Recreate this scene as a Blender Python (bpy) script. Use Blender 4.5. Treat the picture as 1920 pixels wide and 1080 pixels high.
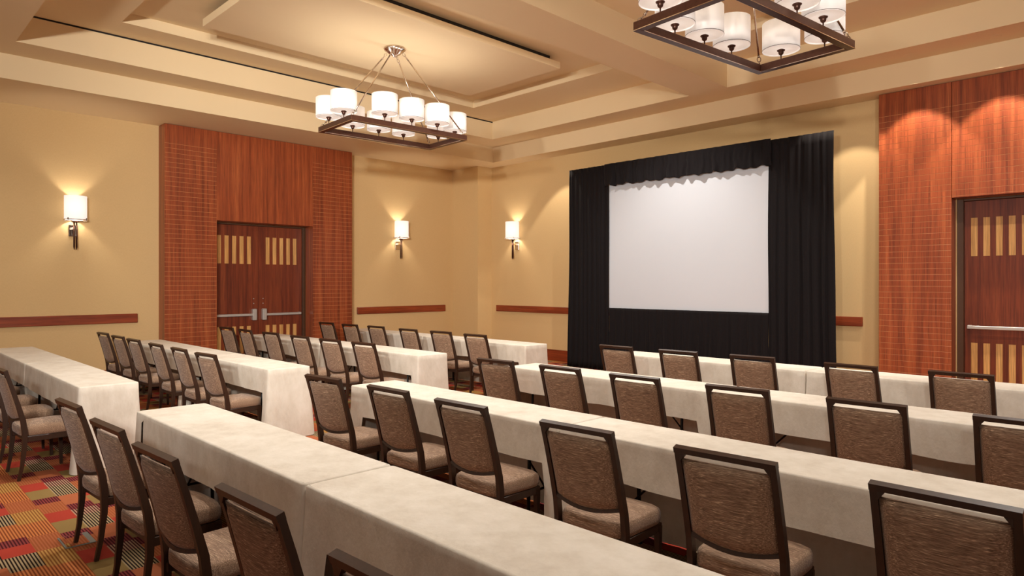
import bpy, math, random
from mathutils import Vector, Matrix, noise

for o in list(bpy.data.objects):
    bpy.data.objects.remove(o)
scene = bpy.context.scene
COL = scene.collection
R = math.radians
random.seed(7)

# ------------------------------------------------------------------ camera
# world: x runs along the screen wall, y runs towards it, z up; metres
CAM_H = 1.65
cam_d = bpy.data.cameras.new('camera')
cam_d.sensor_width = 36
cam_d.lens = 36 * 1263 / 1920
cam_d.shift_y = -8.5 / 1920
cam_d.clip_start = 0.05
cam_d.clip_end = 200
cam = bpy.data.objects.new('camera', cam_d)
COL.objects.link(cam)
cam.location = (0, 0, CAM_H)
cam.rotation_euler = (R(90), 0, R(45.25))
scene.camera = cam

# ------------------------------------------------------------------ light
WARM = (1.0, 0.90, 0.77)
NEUTRAL = (1.0, 0.95, 0.88)
WORLD_STRENGTH = 0.20
BULB_CHANDELIER = 3.8
BULB_SCONCE = 16.0
WASHER_FRONT = 230.0
FILL_NEAR_BEAM = 95.0
FILL_COFFER = 260.0
FILL_FRONT = 1050.0
FILL_LEFT = 1900.0
world = bpy.data.worlds.new('hall_ambience')
scene.world = world
world.use_nodes = True
bg = world.node_tree.nodes['Background']
bg.inputs[0].default_value = (1.0, 0.92, 0.82, 1)
bg.inputs[1].default_value = WORLD_STRENGTH

vs = scene.view_settings
vs.view_transform = 'Standard'
vs.look = 'None'
vs.gamma = 1
vs.use_curve_mapping = False
vs.exposure = -0.06
scene.cycles.max_bounces = 8
scene.cycles.diffuse_bounces = 5
scene.cycles.sample_clamp_indirect = 6


def add_light(name, kind, loc, energy, parent=None, color=WARM, **kw):
    d = bpy.data.lights.new(name, kind)
    d.energy = energy
    d.color = color
    for k, v in kw.items():
        setattr(d, k, v)
    o = bpy.data.objects.new(name, d)
    COL.objects.link(o)
    o.location = loc
    if parent:
        o.parent = parent
    return o


# ------------------------------------------------------------------ helpers
class MB:
    """collects shapes, then becomes one mesh object"""
    def __init__(self):
        self.v = []
        self.f = []
        self.smooth = []

    def add(self, vs_, fs_, smooth=False):
        n = len(self.v)
        self.v += [tuple(p) for p in vs_]
        for f in fs_:
            self.f.append(tuple(i + n for i in f))
            self.smooth.append(smooth)
        return self

    def box(self, x0, x1, y0, y1, z0, z1):
        x0, x1 = sorted((x0, x1)); y0, y1 = sorted((y0, y1)); z0, z1 = sorted((z0, z1))
        v = [(x, y, z) for z in (z0, z1) for y in (y0, y1) for x in (x0, x1)]
        return self.add(v, [(0, 2, 3, 1), (4, 5, 7, 6), (0, 1, 5, 4), (2, 6, 7, 3), (0, 4, 6, 2), (1, 3, 7, 5)])

    def bbox(self, x0, x1, y0, y1, z0, z1, b=0.005, smooth=False):
        """box with chamfered edges"""
        x0, x1 = sorted((x0, x1)); y0, y1 = sorted((y0, y1)); z0, z1 = sorted((z0, z1))
        b = min(b, (x1 - x0) * .49, (y1 - y0) * .49, (z1 - z0) * .49)
        v = []
        idx = {}
        for sx in (0, 1):
            for sy in (0, 1):
                for sz in (0, 1):
                    X, Y, Z = (x0, x1)[sx], (y0, y1)[sy], (z0, z1)[sz]
                    dx, dy, dz = (b, -b)[sx], (b, -b)[sy], (b, -b)[sz]
                    for ax, p in enumerate(((X, Y + dy, Z + dz), (X + dx, Y, Z + dz), (X + dx, Y + dy, Z))):
                        idx[sx, sy, sz, ax] = len(v)
                        v.append(p)
        f = []
        for s in (0, 1):
            f.append([idx[s, a, c, 0] for a, c in ((0, 0), (1, 0), (1, 1), (0, 1))])
            f.append([idx[a, s, c, 1] for a, c in ((0, 0), (1, 0), (1, 1), (0, 1))])
            f.append([idx[a, c, s, 2] for a, c in ((0, 0), (1, 0), (1, 1), (0, 1))])
        for a in (0, 1):
            for c in (0, 1):
                f.append([idx[0, a, c, 1], idx[1, a, c, 1], idx[1, a, c, 2], idx[0, a, c, 2]])
                f.append([idx[a, 0, c, 0], idx[a, 1, c, 0], idx[a, 1, c, 2], idx[a, 0, c, 2]])
                f.append([idx[a, c, 0, 0], idx[a, c, 1, 0], idx[a, c, 1, 1], idx[a, c, 0, 1]])
        for sx in (0, 1):
            for sy in (0, 1):
                for sz in (0, 1):
                    f.append([idx[sx, sy, sz, 0], idx[sx, sy, sz, 1], idx[sx, sy, sz, 2]])
        return self.add(v, f, smooth)

    def sweep(self, pts, sizes, side=(1, 0, 0), smooth=False):
        """rectangular section swept along pts; side = direction of the section's width"""
        v = []
        s = Vector(side).normalized()
        P = [Vector(p) for p in pts]
        for i, p in enumerate(P):
            t = (P[min(i + 1, len(P) - 1)] - P[max(i - 1, 0)]).normalized()
            n = t.cross(s).normalized()
            w, d = sizes[i]
            for a, c in ((-1, -1), (1, -1), (1, 1), (-1, 1)):
                v.append(p + s * (a * w / 2) + n * (c * d / 2))
        f = []
        for i in range(len(P) - 1):
            for k in range(4):
                f.append((i * 4 + k, i * 4 + (k + 1) % 4, i * 4 + 4 + (k + 1) % 4, i * 4 + 4 + k))
        f += [(3, 2, 1, 0), tuple(len(v) - 4 + k for k in range(4))]
        return self.add(v, f, smooth)

    def tube(self, pts, r, n=8, closed=False):
        P = [Vector(p) for p in pts]
        m = len(P)
        v = []
        up = None
        for i, p in enumerate(P):
            if closed:
                t = (P[(i + 1) % m] - P[i - 1]).normalized()
            else:
                t = (P[min(i + 1, m - 1)] - P[max(i - 1, 0)]).normalized()
            if up is None:
                up = Vector((0, 0, 1)) if abs(t.z) < .9 else Vector((1, 0, 0))
            a = t.cross(up).normalized()
            b = a.cross(t).normalized()
            up = b
            rr = r[i] if isinstance(r, (list, tuple)) else r
            for k in range(n):
                an = 2 * math.pi * k / n
                v.append(p + a * (math.cos(an) * rr) + b * (math.sin(an) * rr))
        f = []
        for i in range(m if closed else m - 1):
            j = (i + 1) % m
            for k in range(n):
                f.append((i * n + k, i * n + (k + 1) % n, j * n + (k + 1) % n, j * n + k))
        if not closed:
            f += [tuple(range(n))[::-1], tuple(range((m - 1) * n, m * n))]
        return self.add(v, f, True)

    def lathe(self, prof, n=24, c=(0, 0, 0), a0=0, a1=2 * math.pi):
        v = []
        full = abs(a1 - a0 - 2 * math.pi) < 1e-6
        cnt = n if full else n + 1
        for (r, z) in prof:
            for k in range(cnt):
                an = a0 + (a1 - a0) * k / n
                v.append((c[0] + r * math.cos(an), c[1] + r * math.sin(an), c[2] + z))
        f = []
        for i in range(len(prof) - 1):
            for k in range(n):
                k2 = (k + 1) % cnt
                f.append((i * cnt + k, i * cnt + k2, (i + 1) * cnt + k2, (i + 1) * cnt + k))
        return self.add(v, f, True)

    def grid(self, fn, nu, nv, smooth=True):
        v = [fn(i / nu, j / nv) for j in range(nv + 1) for i in range(nu + 1)]
        f = [(j * (nu + 1) + i, j * (nu + 1) + i + 1, (j + 1) * (nu + 1) + i + 1, (j + 1) * (nu + 1) + i)
             for j in range(nv) for i in range(nu)]
        return self.add(v, f, smooth)

    def mesh(self, name, mat):
        me = bpy.data.meshes.new(name)
        me.from_pydata(self.v, [], self.f)
        me.polygons.foreach_set('use_smooth', self.smooth)
        if mat:
            me.materials.append(mat)
        me.update()
        return me

    def build(self, name, mat, parent=None, loc=None):
        o = bpy.data.objects.new(name, self.mesh(name, mat))
        COL.objects.link(o)
        if parent:
            o.parent = parent
        if loc:
            o.location = loc
        return o


def inst(name, me, parent=None, loc=(0, 0, 0), rz=0.0):
    o = bpy.data.objects.new(name, me)
    COL.objects.link(o)
    o.location = loc
    o.rotation_euler = (0, 0, rz)
    if parent:
        o.parent = parent
    return o


def empty(name, loc=(0, 0, 0), rz=0.0):
    o = bpy.data.objects.new(name, None)
    o.empty_display_size = .1
    COL.objects.link(o)
    o.location = loc
    o.rotation_euler = (0, 0, rz)
    return o


def tag(o, label=None, cat=None, group=None, kind=None):
    if label: o['label'] = label
    if cat: o['category'] = cat
    if group: o['group'] = group
    if kind: o['kind'] = kind
    return o


def copy_tree(o, parent=None):
    c = o.copy()
    COL.objects.link(c)
    c.parent = parent
    for ch in [k for k in bpy.data.objects if k.parent == o]:
        copy_tree(ch, c)
    return c


def join_normals(o):
    import bmesh
    bm = bmesh.new()
    bm.from_mesh(o.data)
    bmesh.ops.remove_doubles(bm, verts=bm.verts, dist=1e-5)
    bmesh.ops.recalc_face_normals(bm, faces=bm.faces)
    bm.to_mesh(o.data)
    bm.free()
    return o


# ------------------------------------------------------------------ materials
class NT:
    def __init__(self, name):
        self.m = bpy.data.materials.new(name)
        self.m.use_nodes = True
        self.t = self.m.node_tree
        self.b = self.t.nodes['Principled BSDF']

    def n(self, typ, **kw):
        nd = self.t.nodes.new(typ)
        for k, v in kw.items():
            setattr(nd, k, v)
        return nd

    def l(self, a, b):
        self.t.links.new(a, b)

    def val(self, sock, v):
        if hasattr(v, 'is_linked') or hasattr(v, 'links'):
            self.l(v, sock)
        else:
            sock.default_value = v

    def math(self, op, a, b=0.0, c=None):
        nd = self.n('ShaderNodeMath', operation=op)
        self.val(nd.inputs[0], a)
        self.val(nd.inputs[1], b)
        if c is not None:
            self.val(nd.inputs[2], c)
        return nd.outputs[0]

    def mix(self, fac, a, b, blend='MIX'):
        nd = self.n('ShaderNodeMix', data_type='RGBA', blend_type=blend)
        self.val(nd.inputs[0], fac)
        self.val(nd.inputs[6], a)
        self.val(nd.inputs[7], b)
        return nd.outputs[2]

    def ramp(self, fac, stops, interp='LINEAR'):
        nd = self.n('ShaderNodeValToRGB')
        cr = nd.color_ramp
        cr.interpolation = interp
        while len(cr.elements) < len(stops):
            cr.elements.new(1)
        for e, (p, c) in zip(cr.elements, stops):
            e.position = p
            e.color = c if len(c) == 4 else (*c, 1)
        self.l(fac, nd.inputs[0])
        return nd.outputs[0]

    def coord(self, kind='pos', scale=(1, 1, 1), loc=(0, 0, 0)):
        if kind == 'pos':
            src = self.n('ShaderNodeNewGeometry').outputs['Position']
        else:
            src = self.n('ShaderNodeTexCoord').outputs['Object']
        mp = self.n('ShaderNodeMapping')
        mp.inputs['Scale'].default_value = scale
        mp.inputs['Location'].default_value = loc
        self.l(src, mp.inputs[0])
        return mp.outputs[0]

    def noise(self, vec, scale, detail=3, rough=.55):
        nd = self.n('ShaderNodeTexNoise')
        nd.inputs['Scale'].default_value = scale
        nd.inputs['Detail'].default_value = detail
        nd.inputs['Roughness'].default_value = rough
        self.l(vec, nd.inputs['Vector'])
        return nd.outputs['Fac']

    def bump(self, h, strength=.3, dist=.002):
        nd = self.n('ShaderNodeBump')
        nd.inputs['Strength'].default_value = strength
        nd.inputs['Distance'].default_value = dist
        self.l(h, nd.inputs['Height'])
        self.l(nd.outputs[0], self.b.inputs['Normal'])

    def set(self, color=None, rough=.5, metal=0.0, spec=None):
        if color is not None:
            self.val(self.b.inputs['Base Color'], color if not isinstance(color, tuple) else (*color[:3], 1))
        self.b.inputs['Roughness'].default_value = rough
        self.b.inputs['Metallic'].default_value = metal
        if spec is not None:
            self.b.inputs['Specular IOR Level'].default_value = spec
        return self.m


def srgb(r, g, b):
    f = lambda c: (c / 255 / 12.92) if c / 255 <= .04045 else ((c / 255 + .055) / 1.055) ** 2.4
    return (f(r), f(g), f(b), 1)


M = {}
# wall covering: fine woven beige cloth
t = NT('wall_covering')
a = t.noise(t.coord(scale=(1, 1, .12)), 260, 2)
b = t.noise(t.coord(scale=(.15, .15, 1)), 300, 2)
c = t.noise(t.coord(), 1.3, 2)
f = t.math('MULTIPLY', t.math('ADD', a, b), .5)
colr = t.mix(f, srgb(200, 168, 120), srgb(230, 200, 148))
colr = t.mix(t.math('MULTIPLY', c, .25), colr, srgb(208, 172, 118))
t.bump(f, .25, .001)
M['wall'] = t.set(colr, .85, spec=.2)
# ceiling paint
t = NT('ceiling_paint')
c = t.noise(t.coord(), .9, 3)
M['ceil'] = t.set(t.mix(c, srgb(228, 206, 166), srgb(234, 213, 175)), .8, spec=.2)


def wood(name, c0, c1, c2, axis='z', rough=.38, scale=1.0, coat=.15):
    t = NT(name)
    s = {'z': (16, 16, .45), 'y': (16, .45, 16), 'x': (.45, 16, 16)}[axis]
    s2 = {'z': (120, 120, 2.6), 'y': (120, 2.6, 120), 'x': (2.6, 120, 120)}[axis]
    g = t.noise(t.coord(scale=tuple(k * scale for k in s)), 1.0, 4, .6)
    h = t.noise(t.coord(scale=tuple(k * scale for k in s2)), 1.0, 3, .65)
    base = t.ramp(g, [(.3, c0), (.5, c1), (.72, c2)])
    dark = t.ramp(h, [(.38, (.5, .5, .5)), (.6, (1, 1, 1))])
    col_ = t.mix(.75, base, dark, 'MULTIPLY')
    t.bump(h, .12, .001)
    t.b.inputs['Coat Weight'].default_value = coat
    t.b.inputs['Coat Roughness'].default_value = .25
    return t.set(col_, rough, spec=.4)


M['panel'] = wood('sapele_panel', srgb(122, 54, 28), srgb(156, 74, 38), srgb(180, 96, 52))
M['door'] = wood('sapele_door', srgb(98, 40, 21), srgb(124, 54, 28), srgb(142, 68, 36))
M['inlay'] = wood('maple_inlay', srgb(206, 148, 82), srgb(222, 168, 100), srgb(230, 182, 116))
M['rail_x'] = wood('rail_wood_x', srgb(120, 48, 24), srgb(150, 66, 34), srgb(168, 80, 42), 'x')
M['rail_y'] = wood('rail_wood_y', srgb(120, 48, 24), srgb(150, 66, 34), srgb(168, 80, 42), 'y')
t = NT('brass_inlay_line')
M['line'] = t.set(srgb(204, 142, 92), .4, .2)
t = NT('door_frame_paint')
M['frame'] = t.set(srgb(78, 48, 26), .5)
t = NT('brushed_steel')
g = t.noise(t.coord(scale=(3, 3, 90)), 4, 2)
M['steel'] = t.set(t.mix(g, srgb(186, 178, 170), srgb(214, 208, 202)), .42, .55)
t = NT('polished_nickel')
M['nickel'] = t.set(srgb(206, 190, 176), .16, 1.0)
t = NT('dark_bronze')
g = t.noise(t.coord('obj'), 30, 3)
M['bronze'] = t.set(t.mix(g, srgb(66, 40, 30), srgb(96, 62, 48)), .34, .55)
t = NT('black_drape_velvet')
g = t.noise(t.coord(), 60, 3)
t.b.inputs['Sheen Weight'].default_value = .04
t.b.inputs['Sheen Roughness'].default_value = .4
M['drape'] = t.set(t.mix(g, srgb(16, 13, 14), srgb(27, 23, 25)), .85, spec=.15)
t = NT('projection_vinyl')
M['screen'] = t.set(srgb(198, 202, 209), .7, spec=.2)
t = NT('screen_tube')
M['tube'] = t.set(srgb(190, 188, 186), .35, .9)
# chair frame, dark wood-look metal
t = NT('dark_walnut_frame')
g = t.noise(t.coord('obj', scale=(30, 30, 3)), 2, 3)
t.b.inputs['Coat Weight'].default_value = .08
M['chair_wood'] = t.set(t.mix(g, srgb(36, 22, 14), srgb(62, 38, 24)), .42, spec=.35)
# woven taupe chair fabric with short horizontal slubs
t = NT('taupe_slub_fabric')
info = t.n('ShaderNodeObjectInfo')
off = t.n('ShaderNodeVectorMath', operation='ADD')
comb = t.n('ShaderNodeCombineXYZ')
t.l(t.math('MULTIPLY', info.outputs['Random'], 7.0), comb.inputs[0])
t.l(t.n('ShaderNodeTexCoord').outputs['Object'], off.inputs[0])
t.l(comb.outputs[0], off.inputs[1])
mp = t.n('ShaderNodeMapping')
mp.inputs['Scale'].default_value = (13, 330, 330)
t.l(off.outputs[0], mp.inputs[0])
mp2 = t.n('ShaderNodeMapping')
mp2.inputs['Scale'].default_value = (45, 620, 620)
t.l(off.outputs[0], mp2.inputs[0])
s1 = t.noise(mp.outputs[0], 1.0, 2, .5)
s2 = t.noise(mp2.outputs[0], 1.0, 2, .5)
f = t.math('ADD', t.math('MULTIPLY', s1, .6), t.math('MULTIPLY', s2, .4))
colr = t.ramp(f, [(.28, srgb(66, 48, 35)), (.44, srgb(124, 98, 78)), (.58, srgb(158, 129, 106)), (.69, srgb(236, 208, 174))])
t.bump(f, .5, .002)
t.b.inputs['Sheen Weight'].default_value = .15
M['fabric'] = t.set(colr, .8, spec=.2)
# ivory tablecloth
t = NT('ivory_tablecloth')
g1 = t.noise(t.coord(), 3.2, 4, .6)
g3 = t.noise(t.coord(scale=(1, 1, .45)), 11, 5, .65)
g2 = t.noise(t.coord(), 600, 2)
gm = t.math('ADD', t.math('MULTIPLY', g1, .5), t.math('MULTIPLY', g3, .5))
colr = t.ramp(gm, [(.34, srgb(202, 192, 177)), (.5, srgb(214, 206, 192)), (.66, srgb(224, 217, 205))])
t.bump(t.math('ADD', gm, t.math('MULTIPLY', g2, .03)), .42, .025)
M['cloth'] = t.set(colr, .8, spec=.2)
t = NT('table_laminate')
M['table'] = t.set(srgb(96, 66, 44), .5)
t = NT('black_table_leg')
M['black'] = t.set(srgb(24, 22, 22), .45, .4)
t = NT('dark_reveal_shade')
M['reveal_shade'] = t.set(srgb(22, 14, 10), .8)  # also paints the shade above the hung ceiling panels


def shade_mat(name, color, emit, trans=.6):
    """white fabric drum shade: lets the bulb inside glow through"""
    t = NT(name)
    nt = t.t
    out = nt.nodes['Material Output']
    d = t.n('ShaderNodeBsdfDiffuse'); d.inputs[0].default_value = color
    tr = t.n('ShaderNodeBsdfTranslucent'); tr.inputs[0].default_value = color
    mx = t.n('ShaderNodeMixShader'); mx.inputs[0].default_value = trans
    t.l(d.outputs[0], mx.inputs[1]); t.l(tr.outputs[0], mx.inputs[2])
    em = t.n('ShaderNodeEmission'); em.inputs[0].default_value = color; em.inputs[1].default_value = emit
    ad = t.n('ShaderNodeAddShader')
    t.l(mx.outputs[0], ad.inputs[0]); t.l(em.outputs[0], ad.inputs[1])
    t.l(ad.outputs[0], out.inputs[0])
    nt.nodes.remove(t.b)
    return t.m


M['shade'] = shade_mat('linen_drum_shade', (.92, .88, .84, 1), 0.28, .09)
M['diffuser'] = shade_mat('acrylic_diffuser', (.92, .86, .81, 1), 0.20, .10)
M['sconce'] = shade_mat('opal_sconce_shade', (.95, .91, .86, 1), .62, .035)
t = NT('downlight_lens')
t.b.inputs['Emission Color'].default_value = (1, .86, .66, 1)
t.b.inputs['Emission Strength'].default_value = 3
M['lens'] = t.set((.9, .85, .8), .5)
t = NT('downlight_trim')
M['trim'] = t.set(srgb(214, 190, 156), .6)

# carpet: bands of colour blocks, some with fine stripes along x
t = NT('block_carpet')
pos = t.n('ShaderNodeNewGeometry').outputs['Position']
sep = t.n('ShaderNodeSeparateXYZ'); t.l(pos, sep.inputs[0])
PX, PY = .945, .98
TAN, TAN2 = srgb(164, 136, 84), srgb(176, 148, 94)
RED, SALM, RUST = srgb(196, 74, 58), srgb(198, 116, 78), srgb(176, 98, 56)
ORG, YEL = srgb(226, 142, 84), srgb(214, 164, 92)
ORGD, YELD = srgb(150, 78, 42), srgb(156, 100, 50)
MAR, MARL = srgb(84, 26, 34), srgb(158, 74, 72)
BLK, WHT = srgb(38, 26, 22), srgb(196, 172, 132)
PNK = srgb(206, 168, 138)
# each band: list of (x start, colour, stripe colour or None)
A = [(-5.53, TAN, None), (-5.26, MARL, MAR), (-5.10, SALM, RUST), (-4.83, RED, None)]
B = [(-5.575, WHT, BLK), (-5.245, SALM, None), (-4.96, MARL, MAR), (-4.80, PNK, MAR)]
C = [(-5.63, ORG, ORGD), (-5.31, RUST, SALM), (-5.0, YEL, YELD)]
D = [(-5.345, MARL, MAR), (-5.195, RED, None), (-5.0, WHT, BLK), (-4.73, ORG, ORGD)]
A2 = [(x + .42, p, q) for x, p, q in A]
B2 = [(x + .40, p, q) for x, p, q in B]
bands = [(.67, D), (.84, C), (1.01, A), (1.17, B), (1.33, A2), (1.49, B2)]


def frac(v, per, start):
    return t.math('FRACT', t.math('DIVIDE', t.math('SUBTRACT', v, start), per))


gy = frac(sep.outputs[1], PY, .67)
cur1 = cur2 = None
for (y0, seq) in bands:
    x0 = seq[0][0]
    gx = frac(sep.outputs[0], PX, x0)
    st1 = [((x - x0) / PX, p) for x, p, q in seq]
    st2 = [((x - x0) / PX, q or p) for x, p, q in seq]
    r1 = t.ramp(gx, st1, 'CONSTANT')
    r2 = t.ramp(gx, st2, 'CONSTANT')
    if cur1 is None:
        cur1, cur2 = r1, r2
    else:
        msk = t.math('GREATER_THAN', gy, (y0 - .67) / PY)
        cur1 = t.mix(msk, cur1, r1)
        cur2 = t.mix(msk, cur2, r2)
stripe = t.math('GREATER_THAN', frac(sep.outputs[1], .0172, 0), .52)
colr = t.mix(stripe, cur1, cur2)
n1 = t.noise(pos, 420, 2)
colr = t.mix(.8, colr, t.ramp(n1, [(.3, (.36, .33, .30)), (.65, (.84, .82, .80))]), 'MULTIPLY')
t.bump(n1, .6, .004)
M['carpet'] = t.set(colr, .95, spec=.1)

# ------------------------------------------------------------------ room shell
XL, YF, ZS = -12.5, 10.8, 4.36          # left wall, screen wall, soffit height
XR, YB = 4.5, -5.0                      # the hall goes on behind and to the right
Z1, Z2, Z3 = 4.69, 5.06, 5.2            # beam underside, coffer ring, recess top
tag(MB().box(XL - .3, XR, YB, YF + .3, -.1, 0).build('floor', M['carpet']),
    'patterned carpet of striped red orange and tan blocks', kind='structure')

# left wall with the double-door opening
LO0, LO1, LOZ = 4.66, 6.60, 2.775
w = MB()
w.box(XL - .25, XL, YB, LO0, 0, 5.4).box(XL - .25, XL, LO1, YF + .25, 0, 5.4).box(XL - .25, XL, LO0, LO1, LOZ, 5.4)
tag(w.build('wall_left', M['wall']), 'beige fabric covered wall with wooden double doors', kind='structure')
FO0, FO1, FOZ = -2.262, -.40, 2.80
w = MB()
w.box(XL, FO0, YF, YF + .25, 0, 5.4).box(FO1, XR, YF, YF + .25, 0, 5.4).box(FO0, FO1, YF, YF + .25, FOZ, 5.4)
tag(w.build('wall_front', M['wall']), 'beige fabric covered wall behind the projection screen', kind='structure')
tag(MB().box(XL, -11.58, 10.37, YF, 0, ZS).build('wall_column', M['wall']),
    'square beige pilaster in the room corner between two sconces', kind='structure')

# stepped coffered ceiling
XS, YS = -11.03, 10.33
coffers = [(-10.39, -5.73, 1.53, 9.72), (-5.07, -.41, 1.53, 9.72)]
c = MB()


def rect(z, x0, x1, y0, y1):
    c.add([(x0, y0, z), (x1, y0, z), (x1, y1, z), (x0, y1, z)], [(0, 1, 2, 3)])


def riser(x0, x1, y0, y1, za, zb):
    P = [(x0, y0), (x1, y0), (x1, y1), (x0, y1)]
    for i in range(4):
        p, q = P[i], P[(i + 1) % 4]
        c.add([(*p, za), (*q, za), (*q, zb), (*p, zb)], [(0, 1, 2, 3)])


rect(ZS, XL, XS, YB, YF)
rect(ZS, XS, XR, YS, YF)
c.add([(XS, YB, ZS), (XS, YS, ZS), (XS, YS, Z1), (XS, YB, Z1)], [(0, 1, 2, 3)])
c.add([(XS, YS, ZS), (XR, YS, ZS), (XR, YS, Z1), (XS, YS, Z1)], [(0, 1, 2, 3)])
y0, y1 = coffers[0][2], coffers[0][3]
rect(Z1, XS, XR, YB, y0)
rect(Z1, XS, XR, y1, YS)
xs = [XS] + [k for q in coffers for k in q[:2]] + [XR]
for i in range(0, len(xs), 2):
    rect(Z1, xs[i], xs[i + 1], y0, y1)
recess = []
for (x0, x1, y0, y1) in coffers:
    riser(x0, x1, y0, y1, Z1, Z2)
    a0, a1, b0, b1 = x0 + .57, x1 - .72, y0 + 1.04, y1 - 1.04
    recess.append((a0, a1, b0, b1))
    rect(Z2, x0, a0, y0, y1); rect(Z2, a1, x1, y0, y1)
    rect(Z2, a0, a1, y0, b0); rect(Z2, a0, a1, b1, y1)
    riser(a0, a1, b0, b1, Z2, Z3)
    rect(Z3, a0, a1, b0, b1)
ceil = tag(c.build('ceiling', M['ceil']), 'stepped coffered plaster ceiling in warm beige', kind='structure')
for (x0, x1, y0, y1) in coffers:
    cx, cy = (x0 + x1) / 2 + .055, (y0 + y1) / 2
    MB().bbox(cx - 1.075, cx + 1.075, cy - 2.305, cy + 2.305, 5.0, 5.1, .004).build('ceiling_panel', M['ceil'], ceil)
    MB().box(cx - .96, cx + .96, cy - 2.19, cy + 2.19, 5.1, Z3).build('gap_shade_hanger', M['reveal_shade'], ceil)  # hanger widened and coloured dark to put shade into the gap above the panel
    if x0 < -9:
        MB().box(x0 - .001, x0 + .004, y0, y1, Z2 - .022, Z2).build('shadow_gap', M['reveal_shade'], ceil)

# chair rails and baseboards
k = 0
for (p0, p1) in ((YB, 3.50), (7.74, 10.13)):
    k += 1
    tag(MB().bbox(XL, XL + .045, p0, p1, .995, 1.145, .006).build('trim_%d' % k, M['rail_y']), kind='structure')
for (p0, p1) in ((-11.38, -3.45),):
    k += 1
    tag(MB().bbox(p0, p1, YF - .045, YF, 1.01, 1.15, .006).build('trim_%d' % k, M['rail_x']), kind='structure')
bl = MB().bbox(XL, XL + .02, YB, 3.84, 0, .235, .004).bbox(XL, XL + .02, 7.44, 10.37, 0, .235, .004)
tag(bl.build('baseboard_left', M['rail_y']), kind='structure')
bf = MB().bbox(-11.58, -3.17, YF - .02, YF, 0, .235, .004).bbox(XL, -11.58, 10.35, 10.37, 0, .235, .004)
tag(bf.build('baseboard_front', M['rail_x']), kind='structure')

# ------------------------------------------------------------------ wooden portals around the doors
PITCH = .0806
XP = -12.2
p_left = empty('wall_panel_left', (XP, 5.6, 0))
tag(p_left, 'red wood portal with inlaid lines around the left double doors', kind='structure')
ZT = ZS - .006


def portal_child(mb, name, mat, par):
    o = mb.build(name, mat, par)
    o.matrix_parent_inverse = Matrix.Translation(par.location).inverted()
    return o


for (a0, a1) in ((3.84, 4.705), (6.565, 7.443)):
    portal_child(MB().box(XL, XP - .014, a0, a1, 0, ZT), 'panel_core', M['panel'], p_left)
    portal_child(MB().box(XP - .014, XP - .0025, a0 + .001, a1 - .001, 0, ZT - .001), 'inlay_backing', M['line'], p_left)
    me = MB().bbox(-.014, 0, a0, a1, .0022, PITCH - .0022, .001).mesh('wood_slat', M['panel'])
    z = 0
    while z < ZT - .3 - PITCH:
        o = inst('wood_slat', me, p_left, (XP, 0, z))
        o.matrix_parent_inverse = Matrix.Translation(p_left.location).inverted()
        z += PITCH
    portal_child(MB().bbox(XP - .014, XP, a0, a1, z + .0022, ZT, .001), 'top_board', M['panel'], p_left)
portal_child(MB().bbox(XL, XP, 4.708, 6.562, LOZ, ZT, .002), 'header_board', M['panel'], p_left)

YP = 10.55
p_front = empty('wall_panel_front', (-1.33, YP, 0))
tag(p_front, 'red wood portal with inlaid lines around the right-hand doors', kind='structure')
for (a0, a1, zb, zt) in ((-3.16, -2.268, 0, ZT), (-2.262, -.40, FOZ, ZT), (-.394, .5, 0, ZT)):
    portal_child(MB().box(a0, a1, YP + .014, YF, zb, zt), 'panel_core', M['panel'], p_front)
    portal_child(MB().box(a0 + .001, a1 - .001, YP + .0025, YP + .014, zb, zt - .001), 'inlay_backing', M['line'], p_front)
    me = MB().bbox(a0, a1, 0, .014, .0022, PITCH - .0022, .001).mesh('wood_slat', M['panel'])
    z = zb if zb == 0 else math.floor(zb / PITCH) * PITCH + PITCH
    if zb:
        portal_child(MB().bbox(a0, a1, YP, YP + .014, zb, z - .0022, .001), 'bottom_board', M['panel'], p_front)
    while z < ZT - .3 - PITCH:
        o = inst('wood_slat', me, p_front, (0, YP, z))
        o.matrix_parent_inverse = Matrix.Translation(p_front.location).inverted()
        z += PITCH
    portal_child(MB().bbox(a0, a1, YP, YP + .014, z + .0022, zt, .001), 'top_board', M['panel'], p_front)

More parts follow.
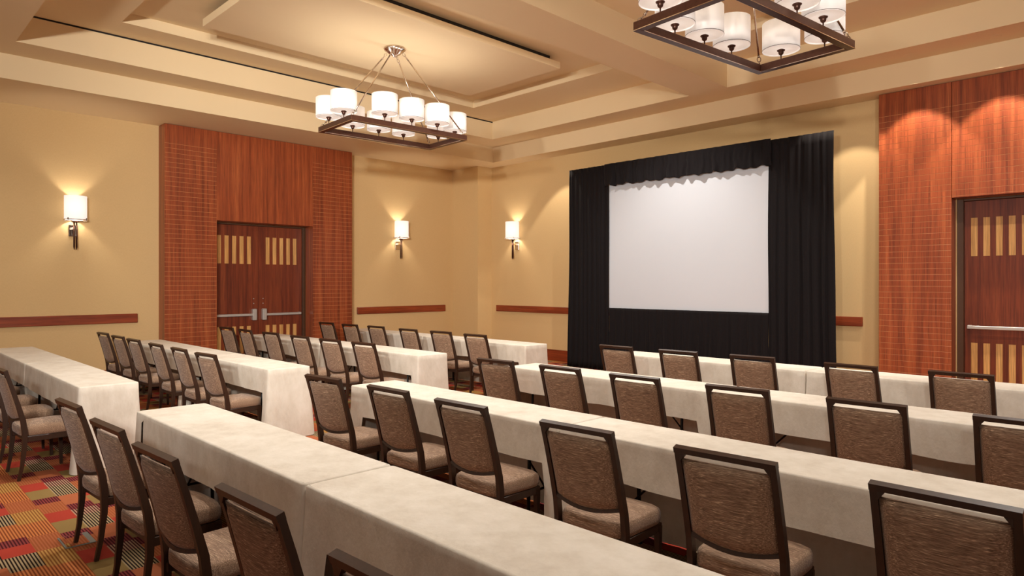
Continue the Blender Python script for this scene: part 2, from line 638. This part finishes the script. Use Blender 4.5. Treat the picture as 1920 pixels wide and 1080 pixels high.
# ------------------------------------------------------------------ doors
def make_door(name, loc, rz, width, height, label):
    """pair of leaves in local x (0..width), seen face at local y = 0, facing local -y"""
    d = empty(name, loc, rz)
    tag(d, label, kind='structure')
    fr = .075
    f = MB().bbox(0, fr, -.05, .06, 0, height, .004).bbox(width - fr, width, -.05, .06, 0, height, .004)
    f.bbox(fr, width - fr, -.05, .06, height - .03, height, .004)
    f.build('door_frame', M['frame'], d)
    lw = (width - 2 * fr) / 2
    for s in (0, 1):
        x0 = fr + s * lw + .002
        x1 = x0 + lw - .004
        leaf = MB().bbox(x0, x1, 0, .045, .008, height - .033, .003).build('door_leaf', M['door'], d)
        hinge_gap = .105 if s else .165
        for (zb, zt) in ((2.02, 2.54), (.33, .846)):
            for i in range(5):
                xx = (x0 + .145 + i * .1395) if s else (x1 - .145 - i * .1395 - .074)
                MB().bbox(xx, xx + .074, -.003, .004, zb, zt, .001).build('inlay_strip', M['inlay'], leaf)
        xb0, xb1 = (x0 + .06, x1 - .04) if s else (x0 + .04, x1 - .06)
        pb = MB().bbox(xb0, xb1, -.075, -.028, 1.035, 1.08, .006)
        e0 = xb1 - .05 if s else xb0
        pb.bbox(e0, e0 + .05, -.04, 0, 1.03, 1.085, .004)
        pb.build('push_bar', M['steel'], leaf)
        lx = xb0 - .005 if s else xb1 - .075
        MB().bbox(lx, lx + .08, -.09, 0, .95, 1.17, .012).build('latch_case', M['steel'], leaf)
        bx = xb0 + .03 if s else xb1 - .03
        for zz in (1.27, 1.36):
            o = MB().lathe([(0, .012), (.009, .012), (.011, 0)], 10).build('bolt', M['steel'], leaf)
            o.rotation_euler = (R(90), 0, 0)
            o.location = (bx, 0, zz)
    return d


make_door('door_1', (-12.58, LO0, 0), R(90), LO1 - LO0, LOZ, 'pair of dark wood doors with pale slit inlays and steel push bars')
make_door('door_2', (FO0, YF + .08, 0), 0, FO1 - FO0, FOZ, 'dark wood doors with pale slit inlays at the right edge')

# ------------------------------------------------------------------ wall sconces
def make_sconce(loc, rz, label):
    s = empty('wall_sconce', loc, rz)     # local -y points into the room, y = 0 on the wall
    tag(s, label, 'sconce', 'wall sconces with white drum shades')
    MB().bbox(-.062, .062, -.022, 0, -.125, .055, .004).build('back_plate', M['nickel'], s)
    MB().bbox(-.024, .024, -.155, -.02, -.02, .02, .004).build('arm', M['nickel'], s)
    rod = MB()
    for dx in (-.017, .017):
        rod.tube([(dx, -.15, .10), (dx, -.15, -.30)], .0125, 10)
        rod.lathe([(.0125, -.30), (.009, -.315), (.003, -.34), (0, -.345)], 10, (dx, -.15, 0))
    rod.build('twin_rod', M['bronze'], s)
    cup = MB().lathe([(.0, .085), (.05, .09), (.055, .115), (.0, .12)], 20, (0, -.15, 0))
    cup.build('socket_cup', M['bronze'], s)
    ring = MB().lathe([(.158, .12), (.162, .12), (.162, .135), (.158, .135), (.158, .12)], 32, (0, -.165, 0))
    for an in (40, 140, 220, 320):
        ca, sa = math.cos(R(an)), math.sin(R(an))
        ring.tube([(0, -.15, .105), (.16 * ca, -.165 + .16 * sa, .125)], .005, 6)
        ring.bbox(.16 * ca - .009, .16 * ca + .009, -.165 + .16 * sa - .009, -.165 + .16 * sa + .009, .115, .155, .002)
    ring.build('shade_ring', M['nickel'], s)
    MB().lathe([(.151, .13), (.154, .13), (.154, .50), (.151, .50), (.151, .13)], 40, (0, -.165, 0)).build('shade', M['sconce'], s)
    add_light('sconce_bulb', 'POINT', (0, -.165, .30), BULB_SCONCE, s, shadow_soft_size=.04)
    return s


make_sconce((XL, 2.58, 2.52), R(90), 'lit wall sconce on the left wall, left of the double doors')
make_sconce((XL, 8.78, 2.53), R(90), 'lit wall sconce between the double doors and the corner pilaster')
make_sconce((-10.72, YF, 2.53), 0, 'lit wall sconce between the corner pilaster and the black drape')

# ------------------------------------------------------------------ recessed downlights
def downlight(loc, energy, label, size=.06, spot=75, blend=.12, color=WARM):
    d = empty('recessed_downlight', loc)
    tag(d, label, 'downlight', 'recessed ceiling downlights')
    MB().lathe([(size, -.0005), (size + .008, -.0005), (size + .008, -.003), (size, -.003), (size, -.0005)], 24).build('trim_ring', M['ceil'], d)
    MB().lathe([(0, -.002), (size, -.002)], 24).build('lens', M['ceil'], d)
    b = add_light('downlight_beam', 'SPOT', (0, 0, -.03), energy, d, spot_size=R(spot), spot_blend=blend, shadow_soft_size=.04, color=color)


for x, lab in ((-9.2, 'recessed downlight in the ceiling ledge above the left black drape'),
               (-3.55, 'recessed downlight in the ceiling ledge left of the right wood portal'),
               (-2.65, 'recessed downlight in the ceiling ledge above the right wood portal pier'),
               (-1.70, 'recessed downlight in the ceiling ledge above the right-hand doors')):
    downlight((x, 10.07, Z1), WASHER_FRONT * (.55 if x < -3 else 1), lab)
for x, lab in ((-10.6, 'added fill downlight in the near beam, first from the left wall'),
               (-7.6, 'added fill downlight in the near beam, second from the left wall'),
               (-4.6, 'added fill downlight in the near beam, third from the left wall'),
               (-1.6, 'added fill downlight in the near beam, fourth from the left wall'),
               (1.4, 'added fill downlight in the near beam, fifth from the left wall')):
    downlight((x, .75, Z1), FILL_NEAR_BEAM, lab, spot=125, blend=.8, color=NEUTRAL)  # unseen lamps added to brighten the foreground tables

for cx_, nm in ((-6.06, 'left'), (-.76, 'right')):  # hidden lamps added behind the coffer edges to lift the table tops
    for y_, lab in ((2.4, 'nearest the camera'), (4.5, 'second from the camera'), (6.6, 'third from the camera'), (8.6, 'nearest the screen wall')):
        downlight((cx_, y_, Z2), FILL_COFFER * (1.45 if nm == 'left' else .95) * ((.85 if nm == 'left' else .6) if y_ < 3 else 1), 'added fill downlight in the %s ceiling coffer, %s' % (nm, lab), spot=130, blend=.7, color=NEUTRAL)

# added fill spotlights, unseen behind the camera, brightening the far walls
ZT_ = 3.35
track = empty('added_light_track', (-3, -2.2, ZT_))
tag(track, 'added track behind the camera position, carrying the fill spotlights', 'track')
MB().bbox(-7.5, 7, -.018, .018, -.03, 0, .003).build('added_track_rail', M['trim'], track)
for x in (-5, -1, 3, 6.5):
    MB().tube([(x, 0, 0), (x, 0, Z1 - ZT_)], .008, 8).build('drop_rod', M['trim'], track)
for i, (x, tx, ty, tz) in enumerate(((-3.2, -9.5, 10.8, 3.45), (-1.2, -6.6, 10.8, 3.45), (1.0, -3.8, 10.8, 3.45), (3.2, -1.5, 10.8, 3.45), (3.8, -12.5, 1.5, 2.9), (1.8, -12.5, 5.0, 2.9), (-.2, -12.5, 8.5, 2.9))):
    h = empty('added_spotlight', (x, -2.2, ZT_ - .03))
    tag(h, 'added fill spotlight on the rear track aimed at the %s' % ['left black drape', 'white screen', 'right black drape', 'right-hand doors', 'leftmost wall sconce', 'left double doors', 'corner pilaster'][i], 'spotlight', 'added fill spotlights behind the camera')
    dv = Vector((tx - x, ty + 2.2, tz - (ZT_ - .2))).normalized()
    q = dv.to_track_quat('-Z', 'Y')
    MB().tube([(0, 0, 0), (0, 0, -.17)], .01, 8).build('stem', M['trim'], h)
    hd = MB().lathe([(0, .1), (.05, .1), (.055, .08), (.055, -.08), (.048, -.08), (.048, .02), (0, .02)], 20).build('fill_lamp_head', M['trim'], h)
    hd.location = (0, 0, -.19)
    hd.rotation_mode = 'QUATERNION'
    hd.rotation_quaternion = q
    b = add_light('fill_spot_beam', 'SPOT', Vector((0, 0, -.19)) + dv * .1, (FILL_LEFT * (1.6 if i == 6 else 1)) if i > 3 else FILL_FRONT, h, color=NEUTRAL, spot_size=R(46), spot_blend=1.0, shadow_soft_size=.15)
    b.rotation_mode = 'QUATERNION'
    b.rotation_quaternion = q

# ------------------------------------------------------------------ chandeliers
def make_chandelier(loc, rz, drop, label):
    """origin at the ceiling; frame's long side along local y"""
    ch = empty('chandelier', loc, rz)
    tag(ch, label, 'chandelier', 'rectangular ten-shade chandeliers')
    hw, hl, rw, zb, rh = .475, .935, .062, -drop, .075
    fr = MB()
    for s in (-1, 1):
        fr.bbox(s * hw, s * (hw - rw), -hl, hl, zb, zb + rh, .004)
        fr.bbox(-hw + rw, hw - rw, s * hl, s * (hl - rw), zb, zb + rh, .004)
    fob = fr.build('frame', M['bronze'], ch)
    bead = MB()
    for s in (-1, 1):
        bead.box(s * hw, s * (hw + .002), -hl, hl, zb, zb + .006)
        bead.box(-hw, hw, s * hl, s * (hl + .002), zb, zb + .006)
        bead.box(s * (hw - rw), s * (hw - rw - .002), -hl + rw, hl - rw, zb, zb + .006)
        bead.box(-hw + rw, hw - rw, s * (hl - rw), s * (hl - rw - .002), zb, zb + .006)
    bead.build('edge_bead', M['nickel'], fob)
    # canopy
    MB().lathe([(0, 0), (.15, 0), (.157, -.012), (.15, -.028), (.12, -.045), (.075, -.085), (.03, -.105), (.02, -.125), (0, -.13)], 32).build('canopy', M['nickel'], ch)
    sr, sh, gap = .172, .262, .088
    shade_me = MB().lathe([(sr - .003, 0), (sr, 0), (sr, sh), (sr - .003, sh), (sr - .003, 0)], 40).bbox(-.006, .006, -sr - .0012, -sr + .001, .004, sh - .004, .0004).mesh('drum_shade', M['shade'])
    rim_me = MB()
    rim_me.lathe([(sr, .004), (sr + .0016, .004), (sr + .0016, .008), (sr, .008)], 40)
    rim_me = rim_me.mesh('shade_rim', M['bronze'])
    dif_me = MB().lathe([(0, .012), (sr - .012, .012), (sr - .003, .012)], 40).mesh('diffuser', M['diffuser'])
    fin_me = MB().lathe([(0, -.062), (.006, -.06), (.007, -.045), (.020, -.036), (.025, -.022), (.024, -.012), (.036, -.004), (.038, .004), (.02, .013), (0, .013)], 20).lathe([(.006, -gap), (.006, -.05)], 8).mesh('finial', M['bronze'])
    spots = [(s * (hw - rw / 2), yy) for s in (-1, 1) for yy in (-.425, 0, .425)]
    spots += [(xx, s * (hl - rw / 2)) for s in (-1, 1) for xx in (-.215, .215)]
    for (sx, sy) in spots:
        so = inst('drum_shade', shade_me, ch, (sx, sy, zb + rh + gap), math.atan2(sx, -sy))
        inst('diffuser', dif_me, so)
        inst('finial', fin_me, so)
        inst('shade_rim', rim_me, so)
        add_light('chandelier_bulb', 'POINT', (0, 0, .15), BULB_CHANDELIER, so, color=NEUTRAL, shadow_soft_size=.04)
    # four hanging rods
    for sx in (-1, 1):
        for sy in (-1, 1):
            top = Vector((sx * .085, sy * .085, -.075))
            bot = Vector((sx * (hw - rw / 2), sy * (hl - rw / 2), zb + rh))
            u = (bot - top).normalized()
            side = u.cross(Vector((0, 0, 1))).normalized()
            up = side.cross(u)
            rd = MB().tube([top + u * .10, bot - u * .10], .0095, 8).build('hanging_rod', M['nickel'], ch)
            lk = MB()
            for base, sgn in ((top, 1), (bot, -1)):
                for q, off in enumerate((.02, .065)):
                    cc = base + u * (sgn * off)
                    ax = side if q else up
                    lk.tube([cc + u * (.026 * math.cos(k * math.pi / 6)) + ax * (.017 * math.sin(k * math.pi / 6)) for k in range(12)], .0045, 6, True)
                lk.tube([base + u * (sgn * .085), base + u * (sgn * .105)], .013, 8)
            lk.build('chain_link', M['nickel'], rd)
    return ch


make_chandelier((-8.0, 5.575, 5.0), R(-3.45), 1.255, 'chandelier in full view over the left block of tables')
make_chandelier((-2.69, 5.53, 5.0), R(-6.4), 1.255, 'chandelier cut off by the top of the photo, towards the right')

# ------------------------------------------------------------------ projection screen and drapes
YD = 10.2
SX0, SX1, SZ0, SZ1 = -7.72, -4.615, 1.182, 3.52
sc = empty('projection_screen', ((SX0 + SX1) / 2, YD + .05, 0))
tag(sc, 'large blank white projection screen framed by black drapes', 'screen')


def sc_child(mb, name, mat, par=sc):
    o = mb.build(name, mat, par)
    o.matrix_parent_inverse = Matrix.Translation(sc.location).inverted()
    return o


scr = sc_child(MB().bbox(SX0, SX1, YD + .03, YD + .036, SZ0, SZ1, .001), 'screen_surface', M['screen'])
tb = MB()
for (p, q) in (((SX0, SZ0), (SX1, SZ0)), ((SX1, SZ0), (SX1, SZ1)), ((SX1, SZ1), (SX0, SZ1)), ((SX0, SZ1), (SX0, SZ0))):
    tb.tube([(p[0], YD + .055, p[1]), (q[0], YD + .055, q[1])], .016, 8)
sc_child(tb, 'tube_frame', M['tube'])
for x in (SX0 + .1, SX1 - .1):
    lg = MB().tube([(x, YD + .06, 3.4), (x, YD + .06, .04)], .018, 8)
    lg.tube([(x, YD + .06, .02), (x, YD + .42, .02)], .018, 8).tube([(x, YD + .05, .6), (x, YD + .38, .04)], .012, 8)
    sc_child(lg, 'stand_leg', M['tube'])


def drape(name, x0, x1, z0, z1, y, folds, amp, label, hem=0.0, flare=0.0, seed=0, pinch=False):
    rnd = random.Random(seed)
    ph = [rnd.uniform(0, 6.28) for _ in range(6)]
    n = max(60, int((x1 - x0) * 60))
    W = x1 - x0

    def fn(u, v):
        zz = z0 + (z1 - z0) * v
        d = 1 - v
        e = .35 + .65 * d
        w = 2 * math.pi * folds * u
        yy = y + amp * e * (.55 * math.sin(w + ph[0] + .8 * math.sin(w * .31 + ph[1])) + .3 * math.sin(w * 1.73 + ph[2]) + .2 * math.sin(w * .47 + ph[3] + 2 * v))
        xx = x0 + W * u + (max(0, flare) * max(0, u - .5) + min(0, flare) * max(0, .5 - u)) * 2 * d * d + .006 * math.sin(9 * v + 11 * u + ph[4])
        if hem:
            zz += hem * d * (.5 * math.sin(w * .5 + ph[5]) + .5 * math.sin(w * 1.1 + ph[1]))
        if pinch:
            yy += .012 * math.sin(w * 2.3 + ph[3]) * (1 - abs(2 * v - 1))
        return (xx, yy, zz)
    m = MB().grid(fn, n, 26)
    o = m.build(name, M['drape'])
    sd = o.modifiers.new('thickness', 'SOLIDIFY')
    sd.thickness = .006
    tag(o, label, 'drape', 'black drapes around the screen')
    return o


drape('drape', -8.67, SX0 + .014, .012, 3.885, YD, 9, .034, 'tall black drape hanging left of the white screen', flare=-.06, seed=1)
drape('drape', SX1 - .014, -3.655, .012, 3.875, YD, 8, .040, 'tall black drape hanging right of the white screen', flare=.06, seed=2)
drape('drape', SX0 - .05, SX1 + .05, 3.475, 3.885, YD - .065, 15, .042, 'short black valance gathered along the top of the white screen', hem=.022, seed=3, pinch=True)
drape('drape', SX0 + .014, SX1 - .014, .012, SZ0 + .01, YD - .005, 24, .034, 'black pleated skirt hanging below the white screen', seed=4)
# ------------------------------------------------------------------ tables and cloths
TL, TD, TH = 2.43, .465, .735
table_parts = []


def table_tree():
    t0 = empty('seminar_table')
    MB().bbox(-TL / 2 + .01, TL / 2 - .01, -TD / 2 + .01, TD / 2 - .01, TH - .028, TH, .004).build('tabletop', M['table'], t0)
    for sx in (-1, 1):
        x = sx * (TL / 2 - .32)
        for sy in (-1, 1):
            lg = MB().tube([(x, sy * .15, TH - .03), (x, sy * .17, .0)], .0125, 8)
            lg.lathe([(.017, 0), (.017, .03), (.0125, .035)], 10, (x, sy * .17, 0))
            lg.build('leg', M['black'], t0)
        MB().tube([(x, -.163, .25), (x, .163, .25)], .009, 8).build('cross_bar', M['black'], t0)
        MB().tube([(x, 0, .25), (x - sx * .45, 0, TH - .03)], .007, 8).build('brace', M['black'], t0)
    return t0


def cloth_mesh(seed, slit=False, fl_l=1.0, fl_r=1.0, drop_l=True, drop_r=True):
    rnd = random.Random(seed)
    L, Dp, H = TL + .012, TD + .012, .75
    cr = .022
    er = .013
    # perimeter, counter-clockwise, starting on the front side (-y) at the left end
    per = []

    def arc(cx, cy, a0):
        for k in range(1, 4):
            an = R(a0 + 90 * k / 4)
            per.append((cx + cr * math.cos(an), cy + cr * math.sin(an), math.cos(an), math.sin(an)))
    hx, hy = L / 2, Dp / 2
    nx_, ny_ = 64, 12
    for i in range(nx_ + 1):
        per.append((-hx + cr + (L - 2 * cr) * i / nx_, -hy, 0, -1))
    arc(hx - cr, -hy + cr, -90)
    for i in range(ny_ + 1):
        per.append((hx, -hy + cr + (Dp - 2 * cr) * i / ny_, 1, 0))
    arc(hx - cr, hy - cr, 0)
    for i in range(nx_ + 1):
        per.append((hx - cr - (L - 2 * cr) * i / nx_, hy, 0, 1))
    arc(-hx + cr, hy - cr, 90)
    for i in range(ny_ + 1):
        per.append((-hx, hy - cr - (Dp - 2 * cr) * i / ny_, -1, 0))
    arc(-hx + cr, -hy + cr, 180)
    N = len(per)
    oz = rnd.uniform(0, 50)
    wr = .115
    wl = .20 + rnd.uniform(-.03, .03)
    rows = []
    nrow = 13
    for j in range(nrow + 4):
        row = []
        for (x, y, nx, ny) in per:
            if j < 4:                      # rounded top edge
                an = R(90 * j / 4)
                ins = er * (1 - math.sin(an))
                z = H - er * (1 - math.cos(an))
                sag = 0
                row.append((x - nx * ins, y - ny * ins, z - sag))
                continue
            v = (j - 3) / nrow
            # where this stretch of cloth ends
            hem = .006
            if ny < -.5:
                er_ = hx - abs(x)
                wd = wr if x > 0 else wl
                k = min(1, max(0, (er_ - wd * .55) / (wd * .45)))
                k = k * k * (3 - 2 * k)
                if (x > 0 and not drop_r) or (x < 0 and not drop_l):
                    k = 1
                base = .498 + .012 * noise.noise(Vector((x * 3, oz, 2)))
                hem = .006 + (base - .006) * k
            z = (H - er) + (hem - (H - er)) * v
            drop = (H - er - z) / (H - er)
            fl = .05 * drop ** 1.3
            if nx > .5: fl *= fl_r
            if nx < -.5: fl *= fl_l
            if ny < -.5:
                fl *= .35
                if hx - abs(x) < .13:
                    fl += .045 * drop ** 1.5
            s = x * 1.0 + y * 1.7
            fold = .016 * drop ** .8 * noise.noise(Vector((x * 5 + oz, y * 5, z * .8)))
            fold += .007 * drop ** .5 * noise.noise(Vector((x * 13 + oz, y * 13, z * 2.5)))
            if nx > .5: fold *= .4 + .6 * fl_r
            if nx < -.5: fold *= .4 + .6 * fl_l
            px_ = x + nx * (fl + fold)
            if fl_r == 0: px_ = min(px_, hx + .003)
            if fl_l == 0: px_ = max(px_, -hx - .003)
            row.append((px_, y + ny * (fl + fold), z))
        rows.append(row)
    m = MB()
    v = [p for r_ in rows for p in r_]
    f = []
    for j in range(len(rows) - 1):
        for i in range(N):
            i2 = (i + 1) % N
            if slit and j > 3 and i == 3:
                continue
            f.append((j * N + i, j * N + i2, (j + 1) * N + i2, (j + 1) * N + i)[::-1])
    m.add(v, f, True)
    # top sheet
    nX, nY = 48, 8
    base = rows[0]
    x0, x1 = -hx + er, hx - er
    y0, y1 = -hy + er, hy - er

    def top(u, w):
        x = x0 + (x1 - x0) * u
        y = y0 + (y1 - y0) * w
        # pull the four corners in to the rounded outline
        dx, dy = hx - cr - abs(x), hy - cr - abs(y)
        if dx < 0 and dy < 0:
            q = math.hypot(dx, dy)
            lim = cr - er
            if q > lim:
                x = math.copysign(hx - cr + (-dx) * lim / q, x)
                y = math.copysign(hy - cr + (-dy) * lim / q, y)
        return (x, y, H)
    m.grid(top, nX, nY)
    me = m.mesh('tablecloth', M['cloth'])
    return me


rows_R = [('nearest row', 1.46), ('second row from the camera', 3.18), ('third row from the camera', 5.10), ('row nearest the screen', 7.02)]
rows_L = [('front left table row', 1.44), ('second row from the camera', 3.14), ('third row from the camera', 5.07), ('row nearest the corner pilaster', 6.99)]
BLK_R, BLK_L = -5.235, -11.66
proto_table = None
seed = 10
tables = []
for blk, x_start, rows_ in (('right', BLK_R, rows_R), ('left', BLK_L, rows_L)):
    for ri, (rn, y0) in enumerate(rows_):
        for s in (0, 1):
            x = x_start + TL / 2 + s * (TL + .018)
            y = y0 + TD / 2 + .006
            if proto_table is None:
                proto_table = tt = table_tree()
            else:
                tt = copy_tree(proto_table)
            tt.location = (x, y, 0)
            side = ('left', 'right')[s]
            tag(tt, 'folding table under ivory cloth, %s half, %s block, %s' % (side, blk, rn), 'table', 'seminar tables under cloths')
            seed += 1
            slit = (blk == 'right' and ri == 0 and s == 0)
            me = cloth_mesh(seed, slit, 1.0 if s == 0 else 0.0, 0.0 if s == 0 else 1.0, not (blk == 'left' and ri == 0 and s == 1), not (blk == 'left' and ri == 0 and s == 0) and not (blk == 'right' and ri == 1 and s == 1))
            co = inst('tablecloth', me, None, (x, y, 0))
            tag(co, 'ivory tablecloth on the %s half, %s block, %s' % (side, blk, rn), 'tablecloth', 'ivory tablecloths')

# ------------------------------------------------------------------ chairs
def chair_tree():
    """origin on the floor midway between the rear feet, facing local +y"""
    c0 = empty('banquet_chair')
    wood_ = M['chair_wood']
    path = [(0, 0), (.022, .12), (.038, .28), (.040, .40), (.028, .50), (-.005, .63), (-.050, .79), (-.093, .930)]

    def back_y(z):
        for (a, b) in zip(path, path[1:]):
            if a[1] <= z <= b[1]:
                return a[0] + (b[0] - a[0]) * (z - a[1]) / (b[1] - a[1])
        return path[-1][0]
    dims = [(.022, .022), (.024, .026), (.027, .034), (.028, .040), (.028, .038), (.028, .032), (.027, .028), (.026, .026)]
    for s in (-1, 1):
        m = MB().sweep([(s * (.212 - .009 * (z < .3) * (1 - z / .3)), y, z) for y, z in path], dims)
        m.build('back_post', wood_, c0)
    # straight front legs
    for s in (-1, 1):
        m = MB().sweep([(s * .188, .400, 0), (s * .192, .392, .345)], [(.022, .022), (.032, .034)])
        m.build('front_leg', wood_, c0)
    # seat frame
    m = MB()
    m.bbox(-.198, .198, .055, .08, .315, .362, .003)
    m.bbox(-.205, .205, .378, .408, .315, .362, .003)
    for s in (-1, 1):
        m.bbox(s * .178, s * .206, .03, .41, .315, .362, .003)
    m.build('seat_frame', wood_, c0)
    # cushion: rounded slab, crowned
    def cushion(x, y):
        pass
    sec = [(0.0, .360, .0), (.9, .360, .0), (1.0, .368, .0), (1.018, .392, .0), (1.015, .420, .0), (.985, .438, 0), (.93, .446, 0), (.70, .452, 0), (.35, .455, 0), (0, .456, 0)]
    NA = 40
    v = []
    f = []
    for (r_, z, _) in sec:
        for k in range(NA):
            an = 2 * math.pi * k / NA
            ca, sa = math.cos(an), math.sin(an)
            e = 7.0
            q = (abs(ca) ** e + abs(sa) ** e) ** (-1 / e)
            ux, uy = ca * q, sa * q
            hw = .200 + .016 * (uy * .5 + .5)
            dx = ux * hw * r_
            dy = uy * .200 * r_
            front = .012 * max(0, uy) ** 2 * (1 - ux * ux) * r_
            v.append((dx, .222 + dy + front, z))
    for j in range(len(sec) - 1):
        for k in range(NA):
            f.append((j * NA + k, j * NA + (k + 1) % NA, (j + 1) * NA + (k + 1) % NA, (j + 1) * NA + k))
    MB().add(v, f, True).build('seat_cushion', M['fabric'], c0)
    # padded back, bowed backwards, lower edge dropping in the middle
    NX, NZ = 14, 10
    hw = .1985
    zt = .878

    def surf(u, w, side):
        x = (u * 2 - 1) * hw
        q = 1 - (x / hw) ** 2
        zb = .528 - .030 * q
        z = zb + (zt - zb) * w
        bow = (.026 * (1 - w) + .006) * q
        edge = min(1, min(u, 1 - u) * 9, )
        ed2 = min(1, min(w, 1 - w) * 9)
        puff = .016 * math.sqrt(max(0, min(edge, 1) * min(ed2, 1)))
        y = back_y(z) - bow + side * (.006 + puff)
        return (x, y, z)
    m = MB()
    m.grid(lambda u, w: surf(u, w, -1), NX, NZ)
    m.grid(lambda u, w: surf(1 - u, w, 1), NX, NZ)
    n = (NX + 1)
    def ringidx():
        a = [i for i in range(n)] + [j * n + NX for j in range(1, NZ + 1)] + [NZ * n + i for i in range(NX - 1, -1, -1)] + [j * n for j in range(NZ - 1, 0, -1)]
        return a
    base2 = n * (NZ + 1)
    ra = ringidx()
    rb = [base2 + (i // n) * n + (NX - i % n) for i in ra]
    for i in range(len(ra)):
        k2 = (i + 1) % len(ra)
        m.f.append((ra[i], rb[i], rb[k2], ra[k2])); m.smooth.append(True)
    m.build('back_pad', M['fabric'], c0)
    # curved lower rail under the pad
    pts = []
    for i in range(13):
        x = -hw - .005 + (2 * hw + .01) * i / 12
        q = max(0, 1 - (x / hw) ** 2)
        z = .528 - .030 * q - .008
        pts.append((x, back_y(z) - .032 * q, z))
    MB().sweep(pts, [(.018, .030)] * 13, side=(0, .25, 1)).build('lower_rail', wood_, c0)
    # top rail with small corner brackets
    yt = back_y(.915)
    m = MB()
    m.sweep([(-.226, yt - .002, .918), (.226, yt - .002, .918)], [(.026, .030)] * 2, side=(0, -.3, .95))
    for s in (-1, 1):
        m.add([(s * .199, yt - .010, .906), (s * .170, yt - .010, .906), (s * .199, yt - .003, .868),
               (s * .199, yt + .010, .906), (s * .170, yt + .010, .906), (s * .199, yt + .017, .868)],
              [(0, 1, 2), (3, 5, 4), (0, 3, 4, 1), (1, 4, 5, 2), (2, 5, 3, 0)])
    m.build('top_rail', wood_, c0)
    return c0


CH = {
    ('right', 0): [(-4.78, .96, 3), (-3.90, .95, 3), (-3.14, .945, 3), (-2.23, .96, 2), (-1.40, .94, 2)],
    ('right', 1): [(-4.72, 2.62, 5), (-3.89, 2.65, 2), (-3.11, 2.64, 2), (-2.19, 2.62, 3), (-1.39, 2.63, 3), (-.60, 2.65, 0)],
    ('right', 2): [(-4.63, 4.36, 4), (-3.84, 4.38, 1), (-3.06, 4.37, 2), (-2.22, 4.39, 4), (-1.40, 4.42, 2), (-.62, 4.41, 2)],
    ('right', 3): [(-4.67, 6.31, 1), (-3.87, 6.33, 2), (-3.07, 6.39, 3), (-2.13, 6.33, -3), (-1.31, 6.38, 0)],
    ('left', 0): [(-9.66, .92, 0), (-8.72, .92, 1), (-7.90, .92, 0), (-7.085, .93, 3)],
    ('left', 1): [(-11.20, 2.68, 3), (-10.36, 2.66, 3), (-9.61, 2.645, 2), (-8.68, 2.63, 0), (-7.90, 2.63, 0), (-7.11, 2.625, 4)],
    ('left', 2): [(-11.15, 4.45, 4), (-10.38, 4.43, 0), (-9.52, 4.44, 3), (-8.61, 4.43, 3), (-7.82, 4.44, 4), (-7.08, 4.47, 4)],
    ('left', 3): [(-11.25, 6.32, 4), (-10.44, 6.32, 4), (-9.68, 6.36, 3), (-8.71, 6.32, 1), (-7.94, 6.36, 4), (-7.12, 6.32, 2)],
}
ORD = ['first', 'second', 'third', 'fourth', 'fifth', 'sixth']
ROWN = {('right', i): rows_R[i][0] for i in range(4)}
ROWN.update({('left', i): rows_L[i][0] for i in range(4)})
proto = None
for (blk, ri), lst in CH.items():
    for i, (x, ytop, ang) in enumerate(lst):
        if proto is None:
            proto = o = chair_tree()
        else:
            o = copy_tree(proto)
        o.location = (x - .093 * math.sin(R(ang)), ytop + .093, 0)
        o.rotation_euler = (0, 0, R(ang))
        tag(o, 'brown woven chair, %s from left, %s block, %s' % (ORD[i], blk, ROWN[blk, ri]), 'chair', 'brown banquet chairs behind the tables')

# ------------------------------------------------------------------ floor power box in the carpet
t = NT('grey_box_metal')
M['box'] = t.set(srgb(112, 112, 104), .5, .3)
fb = empty('floor_box', (-5.04, 1.06, 0))
tag(fb, 'flat grey metal power box set in the carpet by a chair foot', 'floor box')
MB().bbox(-.12, .12, -.085, .085, 0, .004, .002).build('frame_plate', M['box'], fb)
MB().bbox(-.108, .108, -.073, .05, .004, .007, .001).build('carpet_lid', M['carpet'], fb)
